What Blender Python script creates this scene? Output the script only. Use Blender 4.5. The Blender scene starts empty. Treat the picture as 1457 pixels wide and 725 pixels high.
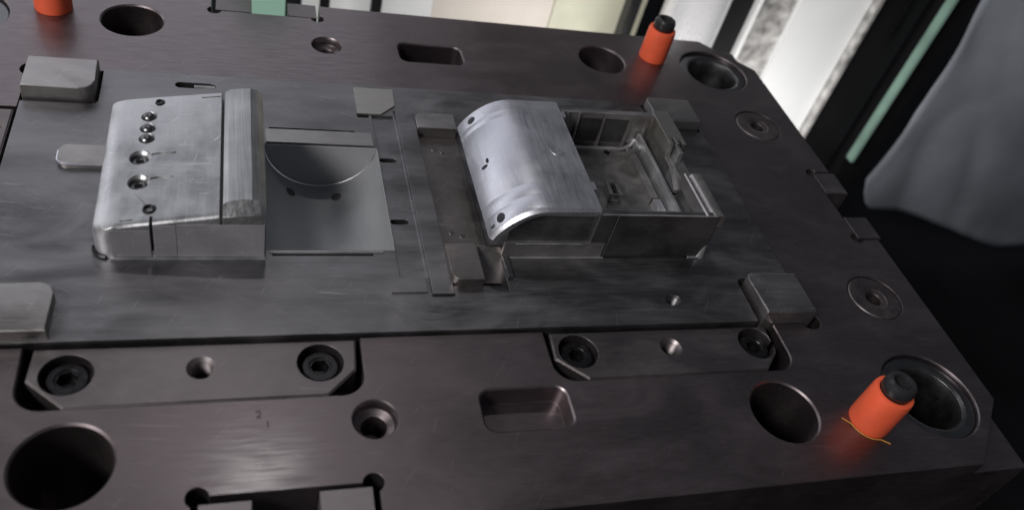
import bpy, bmesh, math, random
from mathutils import Matrix, Vector, noise
random.seed(7)
scene = bpy.context.scene
COL = scene.collection
PI = math.pi
# ------------------------------------------------------------------ camera
cam_data = bpy.data.cameras.new('camera')
cam = bpy.data.objects.new('camera', cam_data); COL.objects.link(cam)
cam.matrix_world = Matrix(((.949196, .000149, -.314685, -.077580),
                           (-.219930, .715541, -.663047, -.435862),
                           (.225071, .698571, .679221, .384235),
                           (0, 0, 0, 1)))
cam_data.lens = 29.107; cam_data.sensor_width = 36; cam_data.sensor_fit = 'HORIZONTAL'
cam_data.clip_start = .01; cam_data.clip_end = 50
cam_data.dof.use_dof = True; cam_data.dof.focus_distance = .58; cam_data.dof.aperture_fstop = 6.0
scene.camera = cam
# ------------------------------------------------------------------ world, lamps, exposure
world = bpy.data.worlds.new('World'); scene.world = world; world.use_nodes = True
world.node_tree.nodes['Background'].inputs[0].default_value = (.80, .86, 1, 1)
world.node_tree.nodes['Background'].inputs[1].default_value = .069

def area(name, loc, target, sx, sy, power, color):
    d = bpy.data.lights.new(name, 'AREA'); d.shape = 'RECTANGLE'; d.size = sx; d.size_y = sy
    d.energy = power; d.color = color
    o = bpy.data.objects.new(name, d); COL.objects.link(o); o.location = loc
    o.rotation_euler = (Vector(target) - Vector(loc)).to_track_quat('-Z', 'Y').to_euler()
    return o
area('workshop_window_light', (-.75, 2.35, 1.30), (0, 0, 0), 2.5, 1.5, 12, (.90, .92, 1))
area('side_fill_light', (-2.0, 1.55, .85), (0, 0, .05), 1.1, 1.0, 7.5, (.93, .95, 1))  # added fill that brightens the cover flank and the block's left band
area('ceiling_lamp_light', (-.03, .78, 1.75), (-.05, -.2, 0), .13, .07, 2.1, (1, .97, .96))
area('workshop_lamp_light', (-1.4, -.95, 1.35), (.3, .2, 0), .7, .5, 42, (1, .97, .95))
area('backdrop_fill_light', (.50, .30, -.38), (.52, .62, -.08), .5, .06, 2.3, (1, .98, .96))  # added lamp hidden behind the plate, brightens the boards and guards
vs = scene.view_settings
vs.view_transform = 'Standard'; vs.look = 'None'; vs.gamma = 1; vs.exposure = 0

# ------------------------------------------------------------------ materials
def metal(name, col, rough=.4, metallic=1.0, var=.25, streak=(1, 1, 1), streak_amt=.1, blotch=60, bump=.02, bev=.0007, rvar=.12, tint=None, stretch=None, wave=0, coat=0, con=.3, scratch=0, smear=0):
    m = bpy.data.materials.new(name); m.use_nodes = True
    nt = m.node_tree; N = nt.nodes; L = nt.links; b = N['Principled BSDF']
    tc = N.new('ShaderNodeTexCoord')
    mp = N.new('ShaderNodeMapping'); mp.inputs['Scale'].default_value = streak
    L.new(tc.outputs['Object'], mp.inputs[0])
    n1 = N.new('ShaderNodeTexNoise'); n1.inputs['Scale'].default_value = blotch; n1.inputs['Detail'].default_value = 6
    if stretch:
        ms = N.new('ShaderNodeMapping'); ms.inputs['Scale'].default_value = stretch; L.new(tc.outputs['Object'], ms.inputs[0]); L.new(ms.outputs[0], n1.inputs['Vector'])
    else: L.new(tc.outputs['Object'], n1.inputs['Vector'])
    n2 = N.new('ShaderNodeTexNoise'); n2.inputs['Scale'].default_value = 900; n2.inputs['Detail'].default_value = 4
    L.new(mp.outputs[0], n2.inputs['Vector'])
    n3 = N.new('ShaderNodeTexNoise'); n3.inputs['Scale'].default_value = blotch * .22; n3.inputs['Detail'].default_value = 3
    L.new(tc.outputs['Object'], n3.inputs['Vector'])
    def mix(a, b_, f):
        x = N.new('ShaderNodeMix'); x.data_type = 'RGBA'
        x.inputs[6].default_value = a; x.inputs[7].default_value = b_; L.new(f, x.inputs[0]); return x
    add = N.new('ShaderNodeMath'); add.operation = 'ADD'
    L.new(n1.outputs[0], add.inputs[0]); L.new(n3.outputs[0], add.inputs[1])
    mr = N.new('ShaderNodeMapRange'); mr.inputs[1].default_value = 1 - con; mr.inputs[2].default_value = 1 + con
    L.new(add.outputs[0], mr.inputs[0])
    lo = tuple(c * (1 - var) for c in col) + (1,); hi = tuple(min(1, c * (1 + var)) for c in col) + (1,)
    if tint: hi = tuple(tint) + (1,)
    cm = mix(lo, hi, mr.outputs[0])
    st = N.new('ShaderNodeMix'); st.data_type = 'RGBA'; st.blend_type = 'OVERLAY'; st.inputs[0].default_value = streak_amt * 3
    L.new(cm.outputs[2], st.inputs[6]); L.new(n2.outputs[0], st.inputs[7])
    colour = st.outputs[2]; extra = None
    if scratch:
        tot = None
        for ang, sc, th in ((.5, 420, .69), (-.9, 330, .70), (1.9, 380, .70), (.12, 260, .68)):
            q = N.new('ShaderNodeMapping'); q.inputs['Rotation'].default_value = (0, 0, ang); L.new(tc.outputs['Object'], q.inputs[0])
            q2 = N.new('ShaderNodeMapping'); q2.inputs['Scale'].default_value = (.05, 1, .3); L.new(q.outputs[0], q2.inputs[0])
            n5 = N.new('ShaderNodeTexNoise'); n5.inputs['Scale'].default_value = sc * 2; n5.inputs['Detail'].default_value = 2; L.new(q2.outputs[0], n5.inputs['Vector'])
            g = N.new('ShaderNodeMapRange'); g.inputs[1].default_value = th; g.inputs[2].default_value = th + .06; L.new(n5.outputs[0], g.inputs[0])
            if tot is None: tot = g.outputs[0]
            else:
                mx = N.new('ShaderNodeMath'); mx.operation = 'MAXIMUM'; L.new(tot, mx.inputs[0]); L.new(g.outputs[0], mx.inputs[1]); tot = mx.outputs[0]
        k = N.new('ShaderNodeMath'); k.operation = 'MULTIPLY'; k.inputs[1].default_value = scratch; L.new(tot, k.inputs[0])
        c2 = N.new('ShaderNodeMix'); c2.data_type = 'RGBA'; L.new(k.outputs[0], c2.inputs[0]); L.new(colour, c2.inputs[6])
        c2.inputs[7].default_value = tuple(min(1, c * 2.1 + .05) for c in col) + (1,); colour = c2.outputs[2]
    if smear:        # wiped oil and handling marks
        q = N.new('ShaderNodeMapping'); q.inputs['Scale'].default_value = (1, 2.2, 1); q.inputs['Rotation'].default_value = (0, 0, .5); L.new(tc.outputs['Object'], q.inputs[0])
        n6 = N.new('ShaderNodeTexNoise'); n6.inputs['Scale'].default_value = 13; n6.inputs['Detail'].default_value = 9; n6.inputs['Roughness'].default_value = .62; n6.inputs['Distortion'].default_value = 1.1
        L.new(q.outputs[0], n6.inputs['Vector'])
        g = N.new('ShaderNodeMapRange'); g.inputs[1].default_value = .46; g.inputs[2].default_value = .68; g.inputs[4].default_value = smear; L.new(n6.outputs[0], g.inputs[0])
        c2 = N.new('ShaderNodeMix'); c2.data_type = 'RGBA'; L.new(g.outputs[0], c2.inputs[0]); L.new(colour, c2.inputs[6])
        c2.inputs[7].default_value = tuple(min(1, c * 1.75) for c in col) + (1,); colour = c2.outputs[2]; extra = g.outputs[0]
    L.new(colour, b.inputs['Base Color'])
    b.inputs['Metallic'].default_value = metallic
    rr = N.new('ShaderNodeMapRange'); rr.inputs[1].default_value = .3; rr.inputs[2].default_value = .7
    rr.inputs[3].default_value = rough - rvar; rr.inputs[4].default_value = rough + rvar
    mm = N.new('ShaderNodeMath'); mm.operation = 'MULTIPLY_ADD'; mm.inputs[1].default_value = .5
    L.new(n2.outputs[0], mm.inputs[0])
    hf = N.new('ShaderNodeMath'); hf.operation = 'MULTIPLY'; hf.inputs[1].default_value = .5
    L.new(n1.outputs[0], hf.inputs[0]); L.new(hf.outputs[0], mm.inputs[2])
    L.new(mm.outputs[0], rr.inputs[0])
    if extra:
        ex = N.new('ShaderNodeMath'); ex.operation = 'MULTIPLY_ADD'; ex.inputs[1].default_value = .22; L.new(extra, ex.inputs[0]); L.new(rr.outputs[0], ex.inputs[2]); L.new(ex.outputs[0], b.inputs['Roughness'])
    else: L.new(rr.outputs[0], b.inputs['Roughness'])
    bp = N.new('ShaderNodeBump'); bp.inputs['Strength'].default_value = bump; bp.inputs['Distance'].default_value = .001
    L.new(n2.outputs[0], bp.inputs['Height'])
    if bev:
        bv = N.new('ShaderNodeBevel'); bv.samples = 4; bv.inputs['Radius'].default_value = bev
        L.new(bv.outputs[0], bp.inputs['Normal'])
    if wave:
        b2 = N.new('ShaderNodeBump'); b2.inputs['Strength'].default_value = wave; b2.inputs['Distance'].default_value = .003
        L.new(n1.outputs[0], b2.inputs['Height'])
        if bev: L.new(bv.outputs[0], b2.inputs['Normal'])
        L.new(b2.outputs[0], bp.inputs['Normal'])
    if coat:
        n4 = N.new('ShaderNodeTexNoise'); n4.inputs['Scale'].default_value = 500; n4.inputs['Detail'].default_value = 3; L.new(mp.outputs[0], n4.inputs['Vector'])
        cr = N.new('ShaderNodeMapRange'); cr.inputs[1].default_value = .36; cr.inputs[2].default_value = .66; cr.inputs[3].default_value = coat * .25; cr.inputs[4].default_value = coat
        L.new(n4.outputs[0], cr.inputs[0]); L.new(cr.outputs[0], b.inputs['Coat Weight']); b.inputs['Coat Roughness'].default_value = .17
    L.new(bp.outputs[0], b.inputs['Normal'])
    return m

def plain(name, col, rough=.5, metallic=0, var=.12, scale=30, bump=0, sheen=0, trans=0):
    m = bpy.data.materials.new(name); m.use_nodes = True
    nt = m.node_tree; N = nt.nodes; L = nt.links; b = N['Principled BSDF']
    tc = N.new('ShaderNodeTexCoord'); n = N.new('ShaderNodeTexNoise'); n.inputs['Scale'].default_value = scale; n.inputs['Detail'].default_value = 5
    L.new(tc.outputs['Object'], n.inputs['Vector'])
    r = N.new('ShaderNodeValToRGB'); r.color_ramp.elements[0].position = .3; r.color_ramp.elements[1].position = .7
    r.color_ramp.elements[0].color = tuple(c * (1 - var) for c in col) + (1,)
    r.color_ramp.elements[1].color = tuple(min(1, c * (1 + var)) for c in col) + (1,)
    L.new(n.outputs[0], r.inputs[0]); L.new(r.outputs[0], b.inputs['Base Color'])
    b.inputs['Roughness'].default_value = rough; b.inputs['Metallic'].default_value = metallic
    if max(col) < .01: b.inputs['Specular IOR Level'].default_value = .15
    if bump:
        bp = N.new('ShaderNodeBump'); bp.inputs['Strength'].default_value = bump; bp.inputs['Distance'].default_value = .002
        L.new(n.outputs[0], bp.inputs['Height']); L.new(bp.outputs[0], b.inputs['Normal'])
    return m

M = {}
M['plate'] = metal('dark_mould_steel', (.170, .143, .149), .41, 1, .14, (.10, 1, 1), .055, 16, .012, .0008, .05, coat=.5, con=.25, scratch=.32, smear=.26)
M['strip'] = metal('wedge_steel', (.19, .17, .172), .42, 1, .14, (.06, 1, 1), .03, 30, .012, .0008, .05, con=.2, scratch=.2, smear=.4)
M['insert'] = metal('milled_insert_steel', (.195, .19, .197), .40, 1, .28, (.05, 1, 1), .06, 34, .02, .0006, .09, stretch=(.35, 1.3, 1), wave=.03, con=.2, scratch=.4, smear=.5)
M['aluminium'] = metal('bright_milled_metal', (.36, .36, .372), .36, .82, .34, (1, .05, 1), .07, 55, .02, .0006, .12, stretch=(1.2, .6, 1), wave=.10, con=.2, scratch=.4, smear=.5)
M['core'] = metal('core_steel', (.29, .28, .275), .38, .92, .26, (.2, .2, 1), .05, 50, .02, .0006, .10, wave=.05, con=.2, scratch=.4, smear=.5)
M['cover'] = metal('polished_core_cover', (.56, .56, .61), .425, 1, .12, (1, .08, 1), .06, 40, .02, 0, .08, wave=.04, con=.3, scratch=.35, smear=.14)
M['trough_end'] = metal('trough_end_steel', (.33, .335, .35), .5, .3, .06, (1, 1, .06), .02, 30, .01, .0006, .04)
M['rib'] = metal('streaked_rib_metal', (.33, .33, .335), .36, .9, .30, (1, .03, 1), .16, 160, .03, .0006, .11, stretch=(1, .05, 1), wave=.05)
M['core_shaded'] = metal('shaded_core_steel', (.17, .168, .17), .38, 1, .26, (.2, .2, 1), .05, 50, .02, .0006, .10, con=.2, scratch=.3, smear=.4)  # darker copy of core steel: dark reflections painted into the front faces
M['trough'] = metal('ground_trough_steel', (.335, .345, .36), .48, .5, .05, (1, .06, 1), .02, 30, .01, .0006, .04, smear=.1)
M['heel'] = metal('heel_block_steel', (.33, .315, .31), .42, 1, .14, (.05, 1, 1), .07, 40, .02, .0008, .06, con=.2, scratch=.35, smear=.35)
M['brown'] = metal('brownish_steel', (.205, .186, .18), .42, 1, .16, (.3, .3, 1), .03, 40, .02, .0008, .05, scratch=.3, smear=.4)
M['pad'] = metal('pale_ground_pad', (.40, .385, .36), .45, 1, .06, (.05, 1, 1), .03, 40, .02, .0006, .04)
M['screw'] = metal('black_oxide_screw', (.035, .035, .038), .35, .9, .3, (1, 1, 1), .05, 200, .02, .0005, .10)
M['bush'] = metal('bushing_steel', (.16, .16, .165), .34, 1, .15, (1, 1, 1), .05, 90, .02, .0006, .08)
M['washer'] = metal('worn_washer_steel', (.17, .148, .15), .46, 1, .2, (.4, .4, 1), .06, 60, .03, .0004, .08, smear=.4)
M['washer_dark'] = metal('stamped_letter_steel', (.11, .095, .10), .5, 1, .3, (1, 1, 1), .1, 300, .02, 0, .1)
M['lock'] = metal('lock_block_steel', (.25, .225, .232), .42, 1, .12, (.05, 1, 1), .05, 40, .02, .0008, .05, scratch=.3, smear=.3)
M['face'] = metal('satin_milled_face', (.30, .295, .31), .45, .55, .14, (.06, 1, 1), .05, 40, .02, .0004, .06, scratch=.3, smear=.3)
M['bore'] = metal('dark_recess_steel', (.10, .10, .10), .5, 1, .3, (1, 1, .1), .08, 60, .03, 0, .10)  # dark tone for grooves, slits and the panels in the tray pockets
M['orange'] = plain('orange_polyurethane', (.72, .105, .042), .45, 0, .12, 55, .06)
M['rubber'] = plain('black_rubber', (.018, .018, .02), .32, 0, .2, 80)
M['yellow'] = plain('amber_moulding_flash', (.55, .25, .05), .4, 0, .1)
M['black'] = plain('black_machine_paint', (.006, .006, .007), .6, 0, .3, 8)
M['white'] = plain('white_enamel', (.72, .73, .73), .45, 0, .06, 6)
M['dull_green'] = plain('dull_green_paint', (.20, .31, .26), .5, 0, .2, 20)
M['yellowish'] = plain('pale_yellow_green_board', (.62, .61, .48), .6, 0, .20, 9)
M['cream'] = plain('cream_painted_board', (.66, .60, .54), .6, 0, .12, 7)
M['green'] = plain('pale_green_enamel', (.42, .70, .56), .45, 0, .05, 9)
M['sheet'] = plain('grey_plastic_film', (.225, .24, .275), .34, 0, .38, 3.2, .25)
M['zinc'] = plain('spattered_zinc', (.42, .41, .40), .5, .4, .55, 60, .3)
M['chrome'] = metal('chromed_column', (.85, .85, .87), .28, .35, .05, (1, 1, .1), .03, 20, .01, 0, .04)

# ------------------------------------------------------------------ helpers (millimetres in, metres out)
S = .001
def link(o, parent=None):
    COL.objects.link(o)
    if parent is not None: o.parent = parent
    return o

def finish(me, angle=26):
    for p in me.polygons: p.use_smooth = True
    me.set_sharp_from_angle(angle=math.radians(angle))

def obj(name, bm, mat, parent=None, angle=26):
    bmesh.ops.recalc_face_normals(bm, faces=bm.faces)
    me = bpy.data.meshes.new(name); bm.to_mesh(me); bm.free()
    me.materials.append(M[mat] if isinstance(mat, str) else mat)
    finish(me, angle)
    return link(bpy.data.objects.new(name, me), parent)

def tag(o, label, cat, group=None):
    o['label'] = label; o['category'] = cat
    if group: o['group'] = group
    return o

def thing(name, label, cat, loc=(0, 0, 0), group=None):
    o = bpy.data.objects.new(name, None); o.empty_display_size = .01
    o.location = tuple(c * S for c in loc); link(o)
    return tag(o, label, cat, group)

def structure(o):
    o['kind'] = 'structure'; return o

def prism(bm, pts, z0, z1):
    a = [bm.verts.new((x * S, y * S, z0 * S)) for x, y in pts]
    b = [bm.verts.new((x * S, y * S, z1 * S)) for x, y in pts]
    n = len(pts)
    bm.faces.new(a[::-1]); bm.faces.new(b)
    for i in range(n): bm.faces.new((a[i], a[(i + 1) % n], b[(i + 1) % n], b[i]))
    return bm

def yprism(bm, pts, y0, y1):
    """closed x,z outline carried along y"""
    return loft(bm, [[(x, y0, z) for x, z in pts], [(x, y1, z) for x, z in pts]])

def loft(bm, secs, caps=True):
    rows = [[bm.verts.new((x * S, y * S, z * S)) for x, y, z in s] for s in secs]
    n = len(secs[0])
    for r0, r1 in zip(rows, rows[1:]):
        for i in range(n):
            j = (i + 1) % n; bm.faces.new((r0[i], r0[j], r1[j], r1[i]))
    if caps: bm.faces.new(rows[0][::-1]); bm.faces.new(rows[-1])
    return bm

def rect(x0, x1, y0, y1, r=0, n=6, corners=(1, 1, 1, 1)):
    """corners order: x0y0, x1y0, x1y1, x0y1"""
    if r == 0: return [(x0, y0), (x1, y0), (x1, y1), (x0, y1)]
    out = []
    for k, (cx, cy, a0) in enumerate(((x0 + r, y0 + r, 180), (x1 - r, y0 + r, 270), (x1 - r, y1 - r, 0), (x0 + r, y1 - r, 90))):
        if corners[k]:
            for i in range(n + 1):
                a = math.radians(a0 + 90 * i / n); out.append((cx + r * math.cos(a), cy + r * math.sin(a)))
        else: out.append([(x0, y0), (x1, y0), (x1, y1), (x0, y1)][k])
    return out

def circle(cx, cy, r, n=40):
    return [(cx + r * math.cos(2 * PI * i / n), cy + r * math.sin(2 * PI * i / n)) for i in range(n)]

def lathe(bm, prof, cx=0, cy=0, n=40, closed=False):
    """prof: (radius, z) list"""
    rows = []
    for r, z in prof:
        if r < 1e-6: rows.append([bm.verts.new((cx * S, cy * S, z * S))])
        else: rows.append([bm.verts.new(((cx + r * math.cos(2 * PI * i / n)) * S, (cy + r * math.sin(2 * PI * i / n)) * S, z * S)) for i in range(n)])
    pairs = list(zip(rows, rows[1:]))
    if closed: pairs.append((rows[-1], rows[0]))
    for a, b in pairs:
        for i in range(n):
            j = (i + 1) % n
            if len(a) == 1 and len(b) == 1: continue
            if len(a) == 1: bm.faces.new((a[0], b[j], b[i]))
            elif len(b) == 1: bm.faces.new((a[i], a[j], b[0]))
            else: bm.faces.new((a[i], a[j], b[j], b[i]))
    return bm

def block(name, x0, x1, y0, y1, z0, z1, mat, parent=None, bev=.8, r=0, seg=2, corners=(1, 1, 1, 1)):
    bm = bmesh.new(); prism(bm, rect(x0, x1, y0, y1, r, 6, corners), z0, z1)
    if bev:
        es = [e for e in bm.edges if len(e.link_faces) == 2 and e.calc_face_angle(0) > .5]
        bmesh.ops.bevel(bm, geom=es, offset=bev * S, segments=seg, profile=.6, affect='EDGES', clamp_overlap=True)
    return obj(name, bm, mat, parent)

def B(): return bmesh.new()

def carve(o, cutters, mat_i=None):
    """subtract a list of bmeshes (in world mm, already scaled) from o and bake"""
    tmp = []
    for c in cutters:
        bmesh.ops.recalc_face_normals(c, faces=c.faces)
        me = bpy.data.meshes.new('cutter'); c.to_mesh(me); c.free()
        t = bpy.data.objects.new('cutter', me); COL.objects.link(t); t.matrix_world = Matrix()
        md = o.modifiers.new('b', 'BOOLEAN'); md.operation = 'DIFFERENCE'; md.solver = 'EXACT'; md.object = t
        tmp.append(t)
    dg = bpy.context.evaluated_depsgraph_get(); dg.update()
    me = bpy.data.meshes.new_from_object(o.evaluated_get(dg))
    o.modifiers.clear(); old = o.data; nm = old.name; o.data = me; bpy.data.meshes.remove(old); me.name = nm
    for t in tmp:
        m = t.data; bpy.data.objects.remove(t); bpy.data.meshes.remove(m)
    finish(me)
    return o

def cyl(cx, cy, r, z0, z1, n=40): return prism(B(), circle(cx, cy, r, n), z0, z1)
def boxc(x0, x1, y0, y1, z0, z1, r=0, corners=(1, 1, 1, 1)): return prism(B(), rect(x0, x1, y0, y1, r, 6, corners), z0, z1)

def cyl_c(cx, cy, r, z0, z1, n=40, c=1.2):
    b = B(); lathe(b, [(0, z1), (r + c + z1, z1), (r + c, 0), (r, -c), (r, z0), (0, z0)], cx, cy, n); return b
def box_c(x0, x1, y0, y1, z0, z1, r, corners=(1, 1, 1, 1), c=1.1):
    b = B(); e = c + z1
    S_ = [[(x, y, z) for x, y in rect(x0 - d, x1 + d, y0 - d, y1 + d, r + d, 6, corners)] for d, z in ((0, z0), (0, -c), (c, 0), (e, z1))]
    return loft(b, S_)

def tube(bm, pts, r, n=8, closed=False):
    P = [Vector(p) for p in pts]; rows = []
    for i, p in enumerate(P):
        t = (P[min(i + 1, len(P) - 1)] - P[max(i - 1, 0)]).normalized()
        u = t.orthogonal().normalized() if i == 0 else (u - t * u.dot(t)).normalized()
        v = t.cross(u)
        rows.append([bm.verts.new((p + (u * math.cos(2 * PI * k / n) + v * math.sin(2 * PI * k / n)) * r) * S) for k in range(n)])
    for a, b in zip(rows, rows[1:]):
        for k in range(n): bm.faces.new((a[k], a[(k + 1) % n], b[(k + 1) % n], b[k]))
    bm.faces.new(rows[0][::-1]); bm.faces.new(rows[-1])
    return bm

def copy_tree(o, parent=None):
    c = o.copy(); COL.objects.link(c); c.parent = parent
    for ch in o.children: copy_tree(ch, c)
    return c

# ================================================================== the mould plate
PX0, PX1, PY = -327, 420, 247
plate = thing('mould_plate', 'large dark purplish steel mould plate with bored holes, slots and notched edges', 'mould plate', (47, 0, -100))
def child_world(o):            # the children are modelled in world coordinates: undo the root's offset
    o.matrix_parent_inverse = Matrix.Translation(-o.parent.location); return o
body = child_world(block('plate_body', PX0, PX1, -PY, PY, -100, 0, 'plate', plate, bev=.9))
cut = []
cut.append(boxc(-219, 311, -128.6, 126.8, -62, 5))                               # the insert pocket
for x, y in ((308, -126), (308, 124), (-216, 124), (-216, -126)): cut.append(cyl(x, y, 8, -62, 5, 28))
HA, HB = ((-156.7, -200), (-156.7, 200)), ((250, -198), (250, 198))
for x, y in HA + HB: cut.append(cyl_c(x, y, 22.6, -90, 5, 56))
HC = ((369, -193), (369, 193), (-276, 193), (-276, -193))
for x, y in HC: cut.append(cyl_c(x, y, 34.3, -95, 5, 64, .8))
HD = ((-6.5, -185), (-6.5, 185))
for x, y in HD:
    c = B(); lathe(c, [(0, 5), (17, 5), (12.6, -.2), (11.6, -2), (11.2, -6.5), (7.4, -8.6), (7.0, -9.4), (6.8, -26), (0, -30)], x, y, 44); cut.append(c)
HE = ((377.7, -105.5), (377.7, 105.5))
for x, y in HE:
    cut.append(cyl(x, y, 22, -2.2, 5, 48)); cut.append(cyl(x, y, 6.5, -40, 5, 24))
for s in (-1, 1):
    y0, y1 = sorted((s * 169.5, s * 198.5)); cut.append(box_c(54.6, 108 if s < 0 else 110.5, y0 + .5, y1 - .5, -15 if s < 0 else -30, 5, 7))
cut.append(box_c(-183.5, -9.6, -167.9, -120, -32, 5, 13, (1, 1, 0, 0), .8))               # pockets of the wedge strips
cut.append(box_c(105.4, 276, -166.4, -120, -32, 5, 13, (1, 1, 0, 0), .8))
cut.append(boxc(-264, -210, -81, 79.5, -32, 5, 8, (1, 0, 0, 1)))
cut.append(boxc(-99, -8.8, -300, -222.5, -140, 5)); cut.append(boxc(-98.5, -9.2, 225.6, 300, -140, 5))   # edge notches
cut.append(boxc(400.2, 500, -43.5, 41.2, -140, 5))
for x, y in ((-96, -223), (-11.5, -223), (-96, 226), (-11.5, 226), (400.5, 39), (400.5, -41.5)): cut.append(cyl(x, y, 5.6, -140, 5, 28))
for sx, sy in ((1, 1), (1, -1)):                                                 # pry pockets at the corners
    X, Yc = 420, sy * 247
    cut.append(prism(B(), [(X + 5, Yc - sy * 52), (X + 5, Yc + sy * 5), (X - 50, Yc + sy * 5)], -11, 5))
carve(body, cut)

# bushings in the corner bores
def bushing(x, y, label):
    bm = B(); lathe(bm, [(34.2, -70), (34.2, -4), (33, -3), (27.5, -3), (25.2, -4.2), (23.6, -9), (23.4, -70)], 0, 0, 64, closed=True)
    o = obj('guide_bushing', bm, 'bush'); o.location = (x * S, y * S, 0)
    return tag(o, label, 'bushing', 'steel guide bushings in the corner bores')
bushing(*HC[0], 'dark steel guide bushing in corner bore right beside the front orange stopper')
bushing(*HC[1], 'dark steel guide bushing in corner bore right beside the far orange stopper')
bushing(*HC[2], 'dark steel guide bushing cut off by the left picture edge')

# washers with a small centre hole
for (x, y), lab in zip(HE, ('nearer of two worn round steel washers along the right plate edge', 'farther of two worn round steel washers along the right plate edge')):
    bm = B(); lathe(bm, [(6.6, -6), (6.9, -1.2), (9.5, -.9), (10.5, -.3), (19.8, -.1), (20.6, -.9), (20.6, -2.2), (18, -2.3), (8, -6)], 0, 0, 48, closed=True)
    o = obj('washer', bm, 'washer'); o.location = (x * S, y * S, 0); tag(o, lab, 'washer', 'washers along the right plate edge')

# ------------------------------------------------------------------ notch blocks
def notch_block(x0, x1, y0, y1, label, mat='strip', r=0, corners=(1, 1, 1, 1), z1=-.6):
    o = block('lock_block', x0, x1, y0, y1, -70, z1, mat, None, .9, r, 2, corners)
    return tag(o, label, 'lock block', 'lock blocks in the plate edge notches')
notch_block(-95.5, -71, -258, -226.5, 'left steel lock block in the notch at the bottom picture edge', 'lock')
notch_block(-38.5, -12.2, -258, -224.8, 'right steel lock block in the notch at the bottom picture edge', 'lock')
notch_block(-95, -66, 228, 249, 'left steel lock block in the notch of the far plate edge')
notch_block(-36, -12, 228, 249, 'right steel lock block in the notch of the far plate edge')
notch_block(402, 424, 13, 39.5, 'farther small steel lock block in the right plate edge', z1=-.2)
notch_block(400.8, 423, -42.5, -18, 'nearer small steel lock block in the right plate edge', z1=.8)
# thin floor keys that carry those blocks
# ------------------------------------------------------------------ the insert plate
ZI = 3.0
insert = thing('mould_insert', 'wide grey milled steel insert let into the dark mould plate', 'mould insert', (46, 0, -61))
ins = child_world(block('insert_body', -217, 309, -127.2, 125, -61, ZI, 'insert', insert, bev=1.2))
cut = []
# the half-round trough
R = 40.5; cxT = -20.5; zc = ZI + 2.5
arc = [(cxT + R * math.cos(math.radians(a)), zc + R * math.sin(math.radians(a))) for a in range(184, 357, 4)]
arc = [(cxT - R, 12)] + arc + [(cxT + R, 12)]
c = B(); yprism(c, arc, -59.5, 46.5); cut.append(c)
cut.append(boxc(-56, 5.5, 63.6, 65.2, -8, 8)); cut.append(boxc(-57, 5.5, -64.4, -62.8, -8, 8))          # two slits
cut.append(boxc(-121, -93, 107.5, 114.5, -8, 8, 3.4))
# guide groove, sloped strip and slide channel between the two cores
cut.append(boxc(20, 37.5, -84, 86, ZI - 1.6, 8, .8))
cut.append(boxc(37.5, 53.2, -100, 93, ZI - 1.2, 9))
cut.append(boxc(53, 95, -66, 70, ZI - 6, 9, 1.5))
cut.append(boxc(72.5, 90, -97, -66, ZI - 12, 9))
cut.append(boxc(9, 18, 82.5, 89, ZI - 7, 9, 2))
for y in (34, -31): cut.append(boxc(20.5, 33, y - 2.4, y + 2.4, -14, 8, 2.3))
c = B(); lathe(c, [(0, 8), (5.6, 8), (5.6, 2.2)] + [p for k in range(8) for p in ((4.4, 1.4 - 1.5 * k), (5.2, .65 - 1.5 * k))] + [(4.4, -12), (0, -13)], 205.5, -107, 28); cut.append(c)
for x0, x1, y0, y1 in ((263.5, 315, -135, -87.5), (262, 315, 86, 135), (-225, -169.5, 82, 135)):
    cut.append(boxc(x0, x1, y0, y1, -30, 8, 5))
carve(ins, cut)
# own surface of the trough: the ground lining
bm = B(); pr = arc[1:-1]
inner = [(cxT + (R - .5) * math.cos(math.radians(a)), zc + (R - .5) * math.sin(math.radians(a))) for a in range(184, 357, 4)]
yprism(bm, pr + inner[::-1], -59, 46); lining = child_world(obj('trough_lining', bm, 'trough', insert))
bm = B(); yprism(bm, [(cxT - R + .6, ZI - .3)] + [(x, z) for x, z in inner if z < ZI - 1] + [(cxT + R - .6, ZI - .3)], 45.4, 46.3); child_world(obj('trough_end_face', bm, 'trough_end', insert))
bm = B(); tube(bm, [(x, 45.2, z + .3) for x, z in inner if z < ZI - 2], .55, 6); obj('trough_end_highlight', bm, 'cover', lining)  # bright tube put in as the highlight along the arc
def wall_spot(x, y, r, h, mat):
    zz = zc - math.sqrt((R - .5) ** 2 - (x - cxT) ** 2); nrm = Vector((cxT - x, 0, zc - zz)).normalized(); t = Vector((nrm.z, 0, -nrm.x)); yv = Vector((0, 1, 0))
    c = Vector((x, y, zz)); bm = B()
    loft(bm, [[tuple(c + nrm * hh + (t * math.cos(a) + yv * math.sin(a)) * rr) for a in [2 * PI * k / 20 for k in range(20)]] for hh, rr in ((-3, r), (h - .15, r), (h, r - .3))])
    obj('trough_spot', bm, mat, lining)
wall_spot(-41, 31, 3.8, .3, 'bush'); wall_spot(-8, 31, 3.8, .3, 'bush'); wall_spot(-30, -30, 3.2, .5, 'aluminium')  # dark discs put in for soft shadows, pale disc for a bright spot
child_world(block('pocket_rim', -58.5, 17.5, 47.2, 62.4, ZI - .5, ZI + 1.0, 'heel', insert, .5))
child_world(block('pocket_rim', -58.5, 12, -62.2, -60.2, ZI - .5, ZI + .5, 'heel', insert, .2))
child_world(block('guide_rail', 38.5, 52.6, -99, 92, ZI - 2, ZI + 1.6, 'insert', insert, .9))
# rod seen in the rear slot
bm = B(); tube(bm, [(-108, 111, 0), (-93.5, 111, 0)], 3, 16); child_world(obj('slot_key', bm, 'aluminium', insert))
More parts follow.
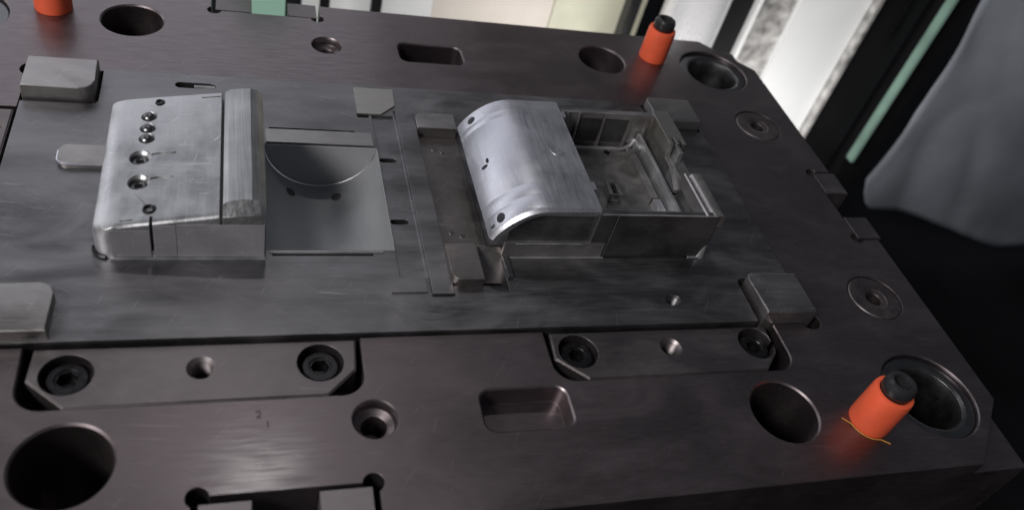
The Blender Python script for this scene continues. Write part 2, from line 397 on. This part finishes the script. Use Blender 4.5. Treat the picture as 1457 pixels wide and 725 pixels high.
# the rounded boss left of the tall block
bm = B(); prism(bm, rect(-186, -150, 14, 33, 6), ZI - 1, ZI + 3.6)
bmesh.ops.bevel(bm, geom=[e for e in bm.edges if e.calc_face_angle(0) > .5 and min(v.co.z for v in e.verts) > .006], offset=.002, segments=4, affect='EDGES')
boss = child_world(obj('side_boss', bm, 'heel', insert))
bm = B(); tube(bm, [(-158, 14.2, ZI + 2.6)] + [(-180 + 6.2 * math.cos(math.radians(a)), 20 + 6.2 * math.sin(math.radians(a)), ZI + 2.7) for a in range(270, 180, -15)] + [(-186.2, 27, ZI + 2.6)], .9, 8); obj('boss_highlight', bm, 'cover', boss)  # bright tube put in as the highlight on the boss's left end
# raised pads and channel end blocks
bm = B(); prism(bm, [(9.5, 120.5), (9.5, 86.5), (27, 86.5), (39.5, 99), (40.5, 120.5)], ZI - 1.4, ZI + .9); child_world(obj('rest_pad', bm, 'pad', insert))
child_world(block('rest_pad', 13, 36, -97, -84.6, ZI - 3, ZI + 1.2, 'insert', insert, .6))
def end_block(x0, x1, y0, y1, z1, corners):
    return child_world(block('channel_end_block', x0, x1, y0, y1, ZI - 6, z1, 'brown', insert, 1.8, 7, 3, corners))
end_block(51.5, 72.5, -93, -61, ZI + 8, (1, 0, 0, 0))
end_block(53, 84, 69, 88, ZI + 3.5, (0, 0, 0, 1)).data.materials[0] = M['heel']
child_world(block('channel_floor', 54, 84.5, -60.8, 68.8, ZI - 5.9, ZI - 4.4, 'brown', insert, .3))
for x, y in ((64, 53), (69, -41), (62, -38), (70, 50)):
    bm = B(); lathe(bm, [(0, ZI - 4.1), (1.9, ZI - 4.1), (2.3, ZI - 4.5), (0, ZI - 4.6)], x, y, 16); child_world(obj('pin_mark', bm, 'insert', insert))
bm = B(); loft(bm, [[(74, -80, ZI - 11), (91, -80, ZI - 11), (91, -62, ZI + 6), (74, -62, ZI + 6)], [(74, -60, ZI - 11), (91, -60, ZI - 11), (91, -60, ZI + 6), (74, -60, ZI + 6)]])
child_world(obj('channel_ramp', bm, 'brown', insert))
child_world(block('ramp_web', 91, 94.5, -86, -66.5, ZI - 2, ZI + 2.5, 'insert', insert, .6))

# ------------------------------------------------------------------ heel blocks in the insert's corners
def heel(x0, x1, y0, y1, z1, label, chamf, r=4, z0=-29.8, corners=(1, 1, 1, 1)):
    bm = B(); prism(bm, rect(x0, x1, y0, y1, r, 7, corners), z0, z1)
    top = [e for e in bm.edges if min(v.co.z for v in e.verts) > z1 * S - 1e-6]
    bmesh.ops.bevel(bm, geom=top, offset=chamf * S, segments=3, profile=.5, affect='EDGES')
    return tag(obj('heel_block', bm, 'heel'), label, 'heel block', 'heel blocks in the corners of the insert')
heel(266.5, 307.5, -127.5, -90.5, 12, 'steel heel block in the near right corner of the insert, below the washers', 1.6, 4, -29.8, (0, 0, 0, 1))
heel(264.2, 306, 88.7, 121.5, 12, 'pale steel heel block behind the open tray core, far right insert corner', 1.0, 3, -29.8, (0, 0, 0, 1))
heel(-216, -171.5, 84.5, 120, 14, 'rounded steel heel block in the far left corner of the insert', 1.1, 10, -29.8, (0, 1, 0, 0))
heel(-216, -172, -126, -92, 11, 'steel heel block cut by the left picture edge, near insert corner', 1.0, 7, ZI, (0, 0, 1, 0))

# ------------------------------------------------------------------ wedge strips and their screws
def wedge_strip(pts, holes, tapped, label):
    bm = B(); prism(bm, pts, -31.5, -.5)
    es = [e for e in bm.edges if min(v.co.z for v in e.verts) > -.0006]
    bmesh.ops.bevel(bm, geom=es, offset=.0008, segments=2, affect='EDGES')
    o = obj('wedge_strip', bm, 'strip')
    cs = [cyl(x, y, 13, -15, 5, 44) for x, y in holes]
    for x, y in tapped:
        c = B(); lathe(c, [(0, 5), (7.6, 5), (7.6, -.5), (6.2, -2.2)] + [p for k in range(8) for p in ((5.6, -3 - 1.6 * k), (6.3, -3.8 - 1.6 * k))] + [(5.6, -17), (0, -20)], x, y, 32); cs.append(c)
    carve(o, cs)
    return tag(o, label, 'wedge strip', 'wedge strips along the near side of the insert')
wedge_strip([(-178.6, -129.2), (-180, -149.5), (-161, -167.3), (-30, -167.3), (-13.5, -151), (-12, -129.2)], ((-161.5, -146.5), (-33, -145)), ((-96.3, -145.4),),
            'left dark steel wedge strip with two socket screws along the near insert edge')
wedge_strip([(109.5, -129.2), (108, -149.5), (126.5, -165.8), (254, -165.8), (268, -151), (269, -129.2)], ((125, -144.4), (255.5, -143.5)), ((190.4, -143.8),),
            'right dark steel wedge strip with two socket screws, nearer the orange stopper')
wedge_strip([(-259, -76), (-220.5, -76), (-220.5, 77), (-259, 77)], (), ((-231, 58),), 'dark steel side strip cut by the left picture edge, beside the insert')

def socket_screw():
    root = thing('socket_screw', 'x', 'screw', (0, 0, 0), 'socket head screws in the wedge strips')
    bm = B(); n = 48
    lathe(bm, [(0, -40), (6, -40), (6, -15), (10.6, -15), (10.6, -5.2), (9.6, -4.2), (6.4, -4.2), (6.0, -4.8)], 0, 0, n)
    # recess: ring down to the hexagonal socket
    rim = [v for v in bm.verts if abs(v.co.z + .0048) < 1e-6]
    head = obj('screw_head', bm, 'screw', root)
    bm = B(); hexo = [(5.4 * math.cos(PI / 3 * k + .3), 5.4 * math.sin(PI / 3 * k + .3)) for k in range(6)]
    prism(bm, circle(0, 0, 6.2, 36), -14, -5.0)
    o = obj('hex_socket', bm, 'screw', head)
    carve(o, [prism(B(), hexo, -11, 0)])
    return root
scr = socket_screw()
for i, (x, y, lab) in enumerate(((-161.5, -146.5, 'black socket screw at the left end of the left wedge strip'), (-33, -145, 'black socket screw at the right end of the left wedge strip'),
                                 (125, -144.4, 'black socket screw at the left end of the right wedge strip'), (255.5, -143.5, 'black socket screw at the right end of the right wedge strip'))):
    o = scr if i == 0 else copy_tree(scr)
    o.location = (x * S, y * S, 0); o['label'] = lab; o.rotation_euler.z = .7 * i

# ------------------------------------------------------------------ orange stoppers with a black bolt
def stopper(x, y, label, flash=False, tilt=0, big=0):
    root = thing('orange_stopper', label, 'stopper', (x, y, 0), 'orange stoppers on the plate')
    r = 13.2
    bm = B(); lathe(bm, [(8.8, .1), (r, .1), (r + .3, 1), (r, 29), (r - .6, 31.4), (r - 2, 32), (10, 32), (9.6, 31.2), (9.0, 20)], 0, 0, 48, closed=True)
    obj('sleeve', bm, 'orange', root)
    bm = B(); lathe(bm, [(0, 0), (8.7, 0), (8.7, 31), (9.6, 32.5), (10.1, 35), (10.0, 38.8), (8.9, 41.3), (7.0, 42.2), (5.8, 41.8), (5.2, 40), (4.8, 35.5), (0, 34.5)], 0, 0, 40)
    obj('bolt', bm, 'rubber', root)
    if flash:
        bm = B(); pts = []
        for k in range(22):
            t = k / 21; a = math.radians(170 + 118 * t)
            rr = 14.3 + (4.5 * ((t - .85) / .15) ** 1.5 if t > .85 else 0) + (5 * ((.15 - t) / .15) ** 1.5 if t < .15 else 0)
            pts.append((rr * math.cos(a), rr * math.sin(a), .5))
        tube(bm, pts, .32, 6); obj('flash_rim', bm, 'yellow', root)
    return root
stopper(307.3, -209.5, 'near orange rubber stopper with black bolt beside the near guide bushing', True)
stopper(307, 209, 'far orange rubber stopper with black bolt beside the far guide bushing')
stopper(-213.5, 209, 'orange rubber stopper cut by the top picture edge, above the rounded heel block')

# ------------------------------------------------------------------ left core: tall ramped block
lb = thing('ramped_core_block', 'bright milled core block with sloped top, drilled holes and runners, left', 'core block', (-106, -6, ZI))
Yf, Yb = -66.5, 55
def bprof(y, e=0, d=0):
    """x,z outline of the ramp part at y; e rounds the left vertical corner"""
    return [(-156.5 + e, y, ZI), (-156.5 + e, y, 20), (-155.6 + e, y, 23.3), (-152.5 + e * .6, y, 25.8), (-147 + e * .3, y, 27.6), (-142.6, y, 28.5 - d), (-115, y, 33.1 - d), (-87.6, y, 37.6 - d), (-87.2, y, 37.2 - d), (-87.2, y, ZI)]
secs = []
rc = 9
for k in range(7):
    a = PI / 2 * k / 6
    secs.append(bprof(Yf + rc * (1 - math.cos(a)), rc * (1 - math.sin(a)), max(0, 1.5 - rc * (1 - math.cos(a)))))
secs.append(bprof(Yb, 0))
bm = B(); loft(bm, secs)
ramp = child_world(obj('ramp_body', bm, 'aluminium', lb, 28))
def ztop(x): return 28.5 + (x + 142.6) * .1655
cs = []
def hole(x, y, r, d, cone=0):
    z = ztop(x); c = B()
    lathe(c, [(0, z + 8), (r + cone + 1.2, z + 8), (r + cone, z - .2), (r, z - cone), (r, z - d), (0, z - d - r * .5)], x, y, 32); return c
cs.append(hole(-126, 49, 2.9, 6, .4))
cs += [hole(-131.8, y, 4.6, 2.0, .5) for y in (34.5, 22.3, 11.8)]
cs += [hole(-134.6, -6.5, 5.0, 12, 1.8), hole(-133.8, -29.5, 5.0, 12, 1.8)]
cs.append(hole(-126, -54.5, 3.6, 6, .3))
for y0, y1 in ((-6.5, -3.2), (-29.5, -26)):
    c = B(); n = 10; secs = []
    for k in range(n + 1):
        t = k / n; x = -131 + 17.5 * t; y = y0 + (y1 - y0) * t + 1.2 * math.sin(t * PI * 1.5); w = 1.3 - .5 * t; z = ztop(x)
        secs.append([(x, y - w, z + 3), (x, y - w * .8, z - .8), (x, y + w * .8, z - .8), (x, y + w, z + 3)])
    loft(c, secs); cs.append(c)
cs.append(boxc(-125.2, -123.6, -80, -60.5, 9, 60)); 
cs.append(boxc(-100, -88, 50.5, 51.7, 33, 60)); cs.append(boxc(-141, -134, -62.5, -61.4, 27.4, 60))
carve(ramp, cs)
for y in (34.5, 22.3, 11.8):
    z = ztop(-131.8); bm = B(); lathe(bm, [(4.3, z - 2.2)] + [(4.2 * math.cos(a), z - 1.4 + 3.6 * math.sin(a)) for a in (0, .3, .6, .9, 1.2)] + [(0, z + 2.2)], -131.8, y, 24)
    obj('ball_pin', bm, 'bush', ramp)
z = ztop(-126)
for (x, y, r) in ((-126, 49, 2.6), (-126, -54.5, 3.4)):
    bm = B(); lathe(bm, [(r, z - 4), (r, z + .9), (r - .9, z + .9), (r - 1.1, z - 4)], x, y, 24, closed=True); obj('hole_ring', bm, 'screw', ramp)
    bm = B(); lathe(bm, [(0, z - .6), (r - 1.15, z - .6), (r - 1.15, z - 5), (0, z - 5)], x, y, 24); obj('hole_plug', bm, 'aluminium', ramp)
for (x, y) in ((-134.6, -6.5), (-133.8, -29.5)):
    z = ztop(x); bm = B(); lathe(bm, [(5.1, z - 9), (4.9, z - 3.5), (2.4, z - 3.0), (1.6, z - 6), (0, z - 6)], x, y, 28); obj('sprue_bush', bm, 'bush', ramp)
# the raised rib at the block's right
def rib(y, k):   # k 0: low end, 1: full
    lo = [(-85.7, 36.6), (-81, 37.2), (-77, 37.6), (-72, 38.0), (-68, 38.2), (-64, 38.2), (-61.6, 37.6)]
    hi = [(-85.7, 38.2), (-82.8, 40.4), (-79, 41.4), (-74, 42.2), (-69.4, 42.6), (-65, 41.4), (-61.2, 37.4)]
    top = [(a[0] * (1 - k) + b[0] * k, a[1] * (1 - k) + b[1] * k) for a, b in zip(lo, hi)]
    return [(-85.9, y, ZI)] + [(x, y, z) for x, z in top] + [(-61, y, ZI)]
bm = B(); loft(bm, [rib(-66.5, 0), rib(-56.5, 1), rib(-20, 1), rib(Yb, 1)]); child_world(obj('raised_rib', bm, 'rib', lb, 18))
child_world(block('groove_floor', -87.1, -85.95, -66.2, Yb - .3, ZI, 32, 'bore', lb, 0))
# skirt lines round the foot
child_world(block('foot_strip', -147.5, -61.2, -68.2, -66.6, ZI, ZI + 1.6, 'aluminium', lb, .4))
bm = B(); pts = [(-148 + 9.6 * math.cos(math.radians(a)), -57.5 + 9.6 * math.sin(math.radians(a)), ZI + 1.2) for a in range(180, 262, 6)]
tube(bm, pts, .9, 6); child_world(obj('corner_slit', bm, 'screw', lb))  # dark tube stands in for the slit round the corner foot
for x0, x1, z1 in ((-146.5, -125.4, 25.6), (-123.4, -111.3, 29.8), (-111, -62, 31)):
    child_world(block('face_panel', x0, x1, -67.0, -66.55, ZI + 2, z1, 'face', lb, .15))  # two left panels added to brighten the block's front

# ------------------------------------------------------------------ right core: curved cover and open tray
rcore = thing('curved_core_block', 'polished half-round core block with open ribbed tray at its right', 'core block', (165, -6, ZI))
F, Bk = -66, 53.5
# lower body under the cover
bm = B(); yprism(bm, [(92, ZI - 6), (151, ZI - 6), (151, 41), (107, 41), (101, 38.2), (96.6, 34.6), (92, 29)], F + 2.2, Bk - 1); child_world(obj('cover_base', bm, 'core_shaded', rcore))
child_world(block('base_step', 90.5, 163, F - .6, F + 2.2, ZI - .2, 17, 'core', rcore, .9))
bm = B(); tube(bm, [(92, F - .9, ZI + .5), (130, F - .9, ZI + .5), (165, F - .8, ZI + .5)], .6, 8); child_world(obj('foot_bead', bm, 'aluminium', rcore))
bm = B(); tube(bm, [(98, F - .7, 16.6), (120, F - .7, 16.7), (146, F - .7, 16.5)], .5, 8); child_world(obj('worn_rim', bm, 'aluminium', rcore))
child_world(block('cover_lip', 111, 150.2, F + 1.0, Bk - 1, 40.8, 44.6, 'trough', rcore, .4))
# the cover: a curved shell
out = [(78.6, 20.5), (80.2, 24.5), (82.6, 28.6), (85.6, 32.6), (89.2, 36.6), (93.2, 40.2), (97.6, 43.3), (102.5, 45.8), (107.8, 47.5), (113.5, 48.3), (120, 48.4), (150.5, 48.2)]
inn = [(150.5, 44.2), (120, 44.3), (113.5, 44), (109, 42.9), (104.5, 41.2), (100, 38.6), (96, 35.4), (92.4, 31.6), (89.2, 27.6), (86.4, 23.8), (84.4, 20.0), (80.6, 18.6)]
def shrink(pts, d):
    c = Vector((115, 20)); o = []
    for x, z in pts:
        v = (c - Vector((x, z))).normalized() * d * (1 if (x < 111 or d > .8) else 0); o.append((x + (v.x if x < 118 else 0), z + v.y))
    return o
def csec(y, d=0): return [(x, y, z) for x, z in shrink(out, d) + inn]
ys = [(F - 1.4, 2.2), (F + .8, .25), (F + 1.6, 0)]
for g in (-51, -40, 34, 41): ys += [(g - 1.6, 0), (g - .6, .26), (g + .6, .26), (g + 1.6, 0)]
ys += [(Bk - 1.2, 0), (Bk, 1.0)]
ys.sort()
bm = B(); loft(bm, [csec(y, d) for y, d in ys])
cover = child_world(obj('curved_cover', bm, 'cover', rcore, 30))
# bores through the curved flank
cs = []
def rad(y, ang, r, sx=1):
    c = B(); ctr = Vector((115, 0)); d = Vector((math.cos(ang), math.sin(ang)))
    u = Vector((-d.y, d.x)); n = 24; s0 = []; s1 = []
    for k in range(n):
        a = 2 * PI * k / n; q = u * (r * math.cos(a)); yy = y + r * sx * math.sin(a)
        p0 = Vector((115, 20)) + d * 24 + q; p1 = Vector((115, 20)) + d * 60 + q
        s0.append((p0.x, yy, p0.y)); s1.append((p1.x, yy, p1.y))
    return loft(c, [s0, s1])
cs += [rad(45.5, math.radians(157), 3.2), rad(-58.5, math.radians(157), 3.2, 1.3), rad(-60.5, math.radians(170), 1.9, .8), rad(-7, math.radians(158), 2.6, .7), rad(-3, math.radians(152), 1.2, 2.2)]
carve(cover, cs)
bm = B(); lathe(bm, [(4.2, 47.5), (4.2, 48.65), (5.0, 48.65), (5.1, 47.5)], 135, -6, 32, closed=True); obj('cover_ring_mark', bm, 'cover', cover)
bm = B(); lathe(bm, [(0, 48.6), (4.1, 48.6), (4.1, 47.5), (0, 47.5)], 135, -6, 32); obj('cover_plug', bm, 'cover', cover)
block('cover_tab', 150.4, 153.6, 35, 42, 44.5, 47.9, 'cover', cover, .3)
block('cover_tab', 150.4, 153.2, -46, -38, 44.5, 47.9, 'cover', cover, .3)
# the tray
ZR = 43.2
child_world(block('tray_floor', 150.8, 232, F + 4.6, Bk - 5, ZI - 5, 12, 'core', rcore, .3))
fw = child_world(block('front_wall', 151.2, 246.4, F, F + 4.6, ZI - 5, ZR, 'core_shaded', rcore, .6, 4.5, 2, (0, 1, 0, 0)))
carve(fw, [boxc(163.7, 164.7, F - 2, F + 1.4, 4, 60)]); obj('split_line', prism(B(), rect(163.72, 164.68, F + .25, F + 1.4), 4, ZR - .6), 'bore', fw)
child_world(block('back_wall', 150.8, 236, Bk - 4.4, Bk, ZI - 5, ZR, 'core', rcore, .5))
for x in (161, 170.5, 192, 214.5, 229):
    bm = B(); loft(bm, [[(x - 1.0, Bk - 4.4, 12), (x + 1.0, Bk - 4.4, 12), (x + .8, Bk - 4.4, ZR - .3), (x - .8, Bk - 4.4, ZR - .3)], [(x - 1.0, Bk - 7.6, 12), (x + 1.0, Bk - 7.6, 12), (x + .8, Bk - 5.6, ZR - .6), (x - .8, Bk - 5.6, ZR - .6)]])
    child_world(obj('wall_rib', bm, 'core', rcore))
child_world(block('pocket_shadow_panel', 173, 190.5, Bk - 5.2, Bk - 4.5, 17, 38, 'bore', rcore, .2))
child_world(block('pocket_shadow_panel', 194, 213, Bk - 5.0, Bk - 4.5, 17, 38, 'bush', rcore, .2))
bm = B(); tube(bm, [(152, F + .4, ZR - .1), (200, F + .4, ZR - .05), (241, F + .4, ZR - .1)], .55, 8); obj('worn_rim', bm, 'aluminium', fw)
bm = B(); tube(bm, [(152, Bk - 4.1, ZR - .1), (195, Bk - 4.1, ZR), (233, Bk - 4.1, ZR - .1)], .55, 8); child_world(obj('worn_rim', bm, 'aluminium', rcore))
# fillet where the floor meets the back wall
bm = B(); tube(bm, [(172, Bk - 8, 12.6), (205, Bk - 8, 12.6), (214, Bk - 8.2, 12.8), (221, Bk - 7, 15), (225, Bk - 5, 20)], 1.7, 10); child_world(obj('floor_fillet', bm, 'aluminium', rcore))
bm = B(); lathe(bm, [(0, 12.6), (2.6, 12.5), (2.8, 11), (0, 11)], 200, Bk - 13, 20); child_world(obj('vent_pin', bm, 'screw', rcore))
# the stepped rails on the right of the tray
def rail(x0, x1, y0, y1, z0, z1, mat='aluminium', b=.9): return child_world(block('tray_rail', x0, x1, y0, y1, z0, z1, mat, rcore, b, 0, 3))
rail(216, 222, -18, Bk - 13, 12, 17.5, 'core', 2.2)
rail(216, 222, F + 4.8, -20.5, 12, 18.5, 'aluminium', 2.4)
rail(224.2, 227.2, F + 4.8, Bk - 6, 12, 27, 'aluminium', .9)
child_world(block('rail_channel_floor', 227.4, 236, F + 4.8, Bk - 4.6, 12, 20, 'bush', rcore, .3))
child_world(block('right_wall', 236, 246.2, F + 4.7, 50, ZI - 5, 33, 'core', rcore, .8))
bm = B(); yprism(bm, [(231.5, 33), (231.5, 43.2), (232.4, 44.2), (234, 44.2), (234.9, 43), (235.2, 41), (236.4, 41.2), (238.2, 43.4), (240, 44.0), (244.4, 43.9), (246.4, 42.6), (247.2, 40), (247, 33)], F + .2, -20.5)
child_world(obj('wall_cap', bm, 'heel', rcore, 25))
bm = B(); lathe(bm, [(0, 41), (5.4, 40), (6.6, 33), (0, 33)], 241.6, -21, 20); child_world(obj('cap_end', bm, 'core', rcore))
bar = child_world(block('tray_bar', 234, 248, 14, 56, 30, 43.6, 'pad', rcore, 1.0))
child_world(block('bar_support', 235, 247, 18, 55, ZI - 4, 30, 'core', rcore, .5))
carve(bar, [boxc(237.4, 239.6, 9, 22, 20, 50), boxc(242, 245, 9, 19.5, 20, 50)])
block('clip_tooth', 239.2, 242.4, 5, 16, 33, 42, 'aluminium', bar, .7)
child_world(block('clip_foot', 234, 244, 2, 14, 20, 31, 'core', rcore, 1.2))
bm = B(); loft(bm, [[(233, -16, 21), (241, -16, 21), (241, -16, 24), (233, -16, 24)], [(233, 1, 21), (241, 1, 21), (241, 1, 33), (233, 1, 33)]]); child_world(obj('clip_ramp', bm, 'aluminium', rcore))
# lug on the tray floor
bm = B(); loft(bm, [[(181.5, -18, 12), (192, -18, 12), (192, -18, 19.5), (181.5, -18, 19.5)], [(181.5, -4, 12), (192, -4, 12), (191, -4, 20.5), (182.5, -4, 20.5)]])
lug = child_world(obj('floor_lug', bm, 'core', rcore)); carve(lug, [boxc(183.6, 190, -20, -9, 12.6, 18.2), boxc(184.5, 189, -17, -6, 15, 30)])
# round bead at the foot's right end
bm = B(); tube(bm, [(232, F - .6, ZI + .6), (240, F - .6, ZI + .6), (244.5, F + 1, ZI + .8), (247, F + 5, ZI + .9), (247.2, F + 14, ZI + .8)], .9, 8); child_world(obj('foot_bead', bm, 'aluminium', rcore))
bm = B(); lathe(bm, [(0, 19), (2.2, 17), (3.6, 8), (4.2, ZI), (0, ZI)], 242.6, F + 2.6, 20); child_world(obj('corner_post', bm, 'aluminium', rcore))
child_world(block('foot_slit', 166, 236, F - .9, F - .1, ZI + .1, ZI + 1.2, 'bore', rcore, 0))

# ================================================================== what stands round the mould
bm = B(); prism(bm, rect(-900, 2600, -1500, 2600), -620, -600); structure(obj('machine_floor', bm, 'black'))
o = block('machine_table', -420, 440, -255, 255, -600, -101, 'black', None, 3); tag(o, 'black machine table under the mould plate', 'machine table')
def post(name, x0, x1, y0, y1, z0, z1, mat, label, cat, bev=2):
    return tag(block(name, x0, x1, y0, y1, z0, z1, mat, None, bev), label, cat)
# vertical parts of the machine behind the right corner
bm = B(); lathe(bm, [(42, -599), (42, 150)], 516, 500, 48); bmesh.ops.holes_fill(bm, edges=bm.edges)
tag(obj('tie_bar', bm, 'chrome'), 'shiny chromed vertical column behind the far right corner', 'column')
post('grey_post', 452, 468, 560, 580, -599, 150, 'screw', 'narrow dark grey post left of the chromed column', 'post')
post('dark_post', 562, 612, 515, 545, -599, 150, 'black', 'black vertical post right beside the chromed column', 'post')
post('thin_trim', 612.5, 619, 505, 520, -599, 150, 'white', 'thin pale vertical trim strip between black post and spattered guard', 'trim strip', 1)
post('spattered_guard', 630, 692, 530, 542, -599, 150, 'zinc', 'spattered grey metal guard left of the white guard', 'guard')
post('splash_guard', 692.5, 808, 520, 542, -599, 150, 'white', 'broad white enamelled splash guard behind the right plate edge', 'guard')
post('machine_upright', 812, 905, 520, 560, -599, 150, 'black', 'wide black machine upright between white guard and green strip', 'upright')
post('rail_strip', 866, 872, 512, 519, -120, 150, 'screw', 'thin dark rail on the wide black machine upright', 'rail', 1)
post('green_edge_strip', 929, 935, 500, 515, -345, 150, 'dull_green', 'thin pale green vertical edge strip between two black machine uprights', 'edge strip', 2)
post('rough_edge', 808.5, 814, 505, 519, -599, 150, 'zinc', 'narrow grey rough edge along the white splash guard', 'edge strip', 1)
post('machine_upright', 936, 990, 520, 560, -599, 150, 'black', 'black machine upright between the green strip and the plastic sheet', 'upright')
# cream board and pale things behind the far plate edge
post('white_board', 8, 190, 640, 655, -599, 150, 'white', 'bright white board behind the slim black bars', 'board')
post('cream_board', 191, 372, 642, 655, -599, 150, 'cream', 'bright pinkish cream board behind the middle of the far plate edge', 'board')
post('yellowish_board', 373, 520, 640, 655, -599, 150, 'yellowish', 'pale yellow green board behind the far orange stopper', 'board')
post('slim_black_bar', 24, 36, 560, 572, -599, 150, 'black', 'left slim black upright bar behind the far plate edge', 'bar', 1)
post('slim_black_bar', 90, 103, 560, 572, -599, 150, 'black', 'right slim black upright bar behind the far plate edge', 'bar', 1)
post('pale_green_column', -78, -30, 380, 420, -599, 100, 'green', 'pale green machine column seen through the far edge notch', 'column', 3)
# the hanging plastic sheet
bm = B(); nx, nz = 60, 50; rows = []
for j in range(nz + 1):
    row = []
    for i in range(nx + 1):
        u = i / nx; v = j / nz; x = 985 + 1000 * u
        zb = -440 - 105 * min(1, u * 2.2) ** .8 + 14 * math.sin(u * 9) + (60 * (1 - u / .06) ** 2 if u < .06 else 0)
        z = zb + (160 - zb) * v
        y = 500 + 6 * math.sin(u * 15 + v * 2.5) + 5 * math.sin(u * 7 - v * 6) + 14 * noise.noise(Vector((u * 5, v * 4, 1.3))) - 14 * abs(noise.noise(Vector((u * 6 + v * 3, v * 2 - u * 2, 4.1)))) ** .8 + 30 * u
        row.append(bm.verts.new((x * S, y * S, z * S)))
    rows.append(row)
for a, b in zip(rows, rows[1:]):
    for i in range(nx): bm.faces.new((a[i], a[i + 1], b[i + 1], b[i]))
o = obj('plastic_sheet', bm, 'sheet', None, 60); md = o.modifiers.new('thickness', 'SOLIDIFY'); md.thickness = .0015
tag(o, 'hanging grey plastic sheet with soft folds at the right', 'plastic sheet')

# faint stamped marks on the near plate face
def stamp(txt, x, y, size):
    cu = bpy.data.curves.new('stamp', 'FONT'); cu.body = txt; cu.size = size * S; cu.extrude = .00005; cu.align_x = 'CENTER'; cu.offset = .0001
    t = bpy.data.objects.new('stamp', cu); COL.objects.link(t)
    dg = bpy.context.evaluated_depsgraph_get(); dg.update()
    me = bpy.data.meshes.new_from_object(t.evaluated_get(dg)); bpy.data.objects.remove(t)
    me.name = 'stamped_mark'; me.transform(Matrix.Translation((x * S, y * S, .00003))); me.materials.clear(); me.materials.append(M['washer_dark'])
    child_world(link(bpy.data.objects.new('stamped_mark', me), plate))
stamp('2', -67, -180, 6.5); stamp('1', -62.5, -186, 5.5)
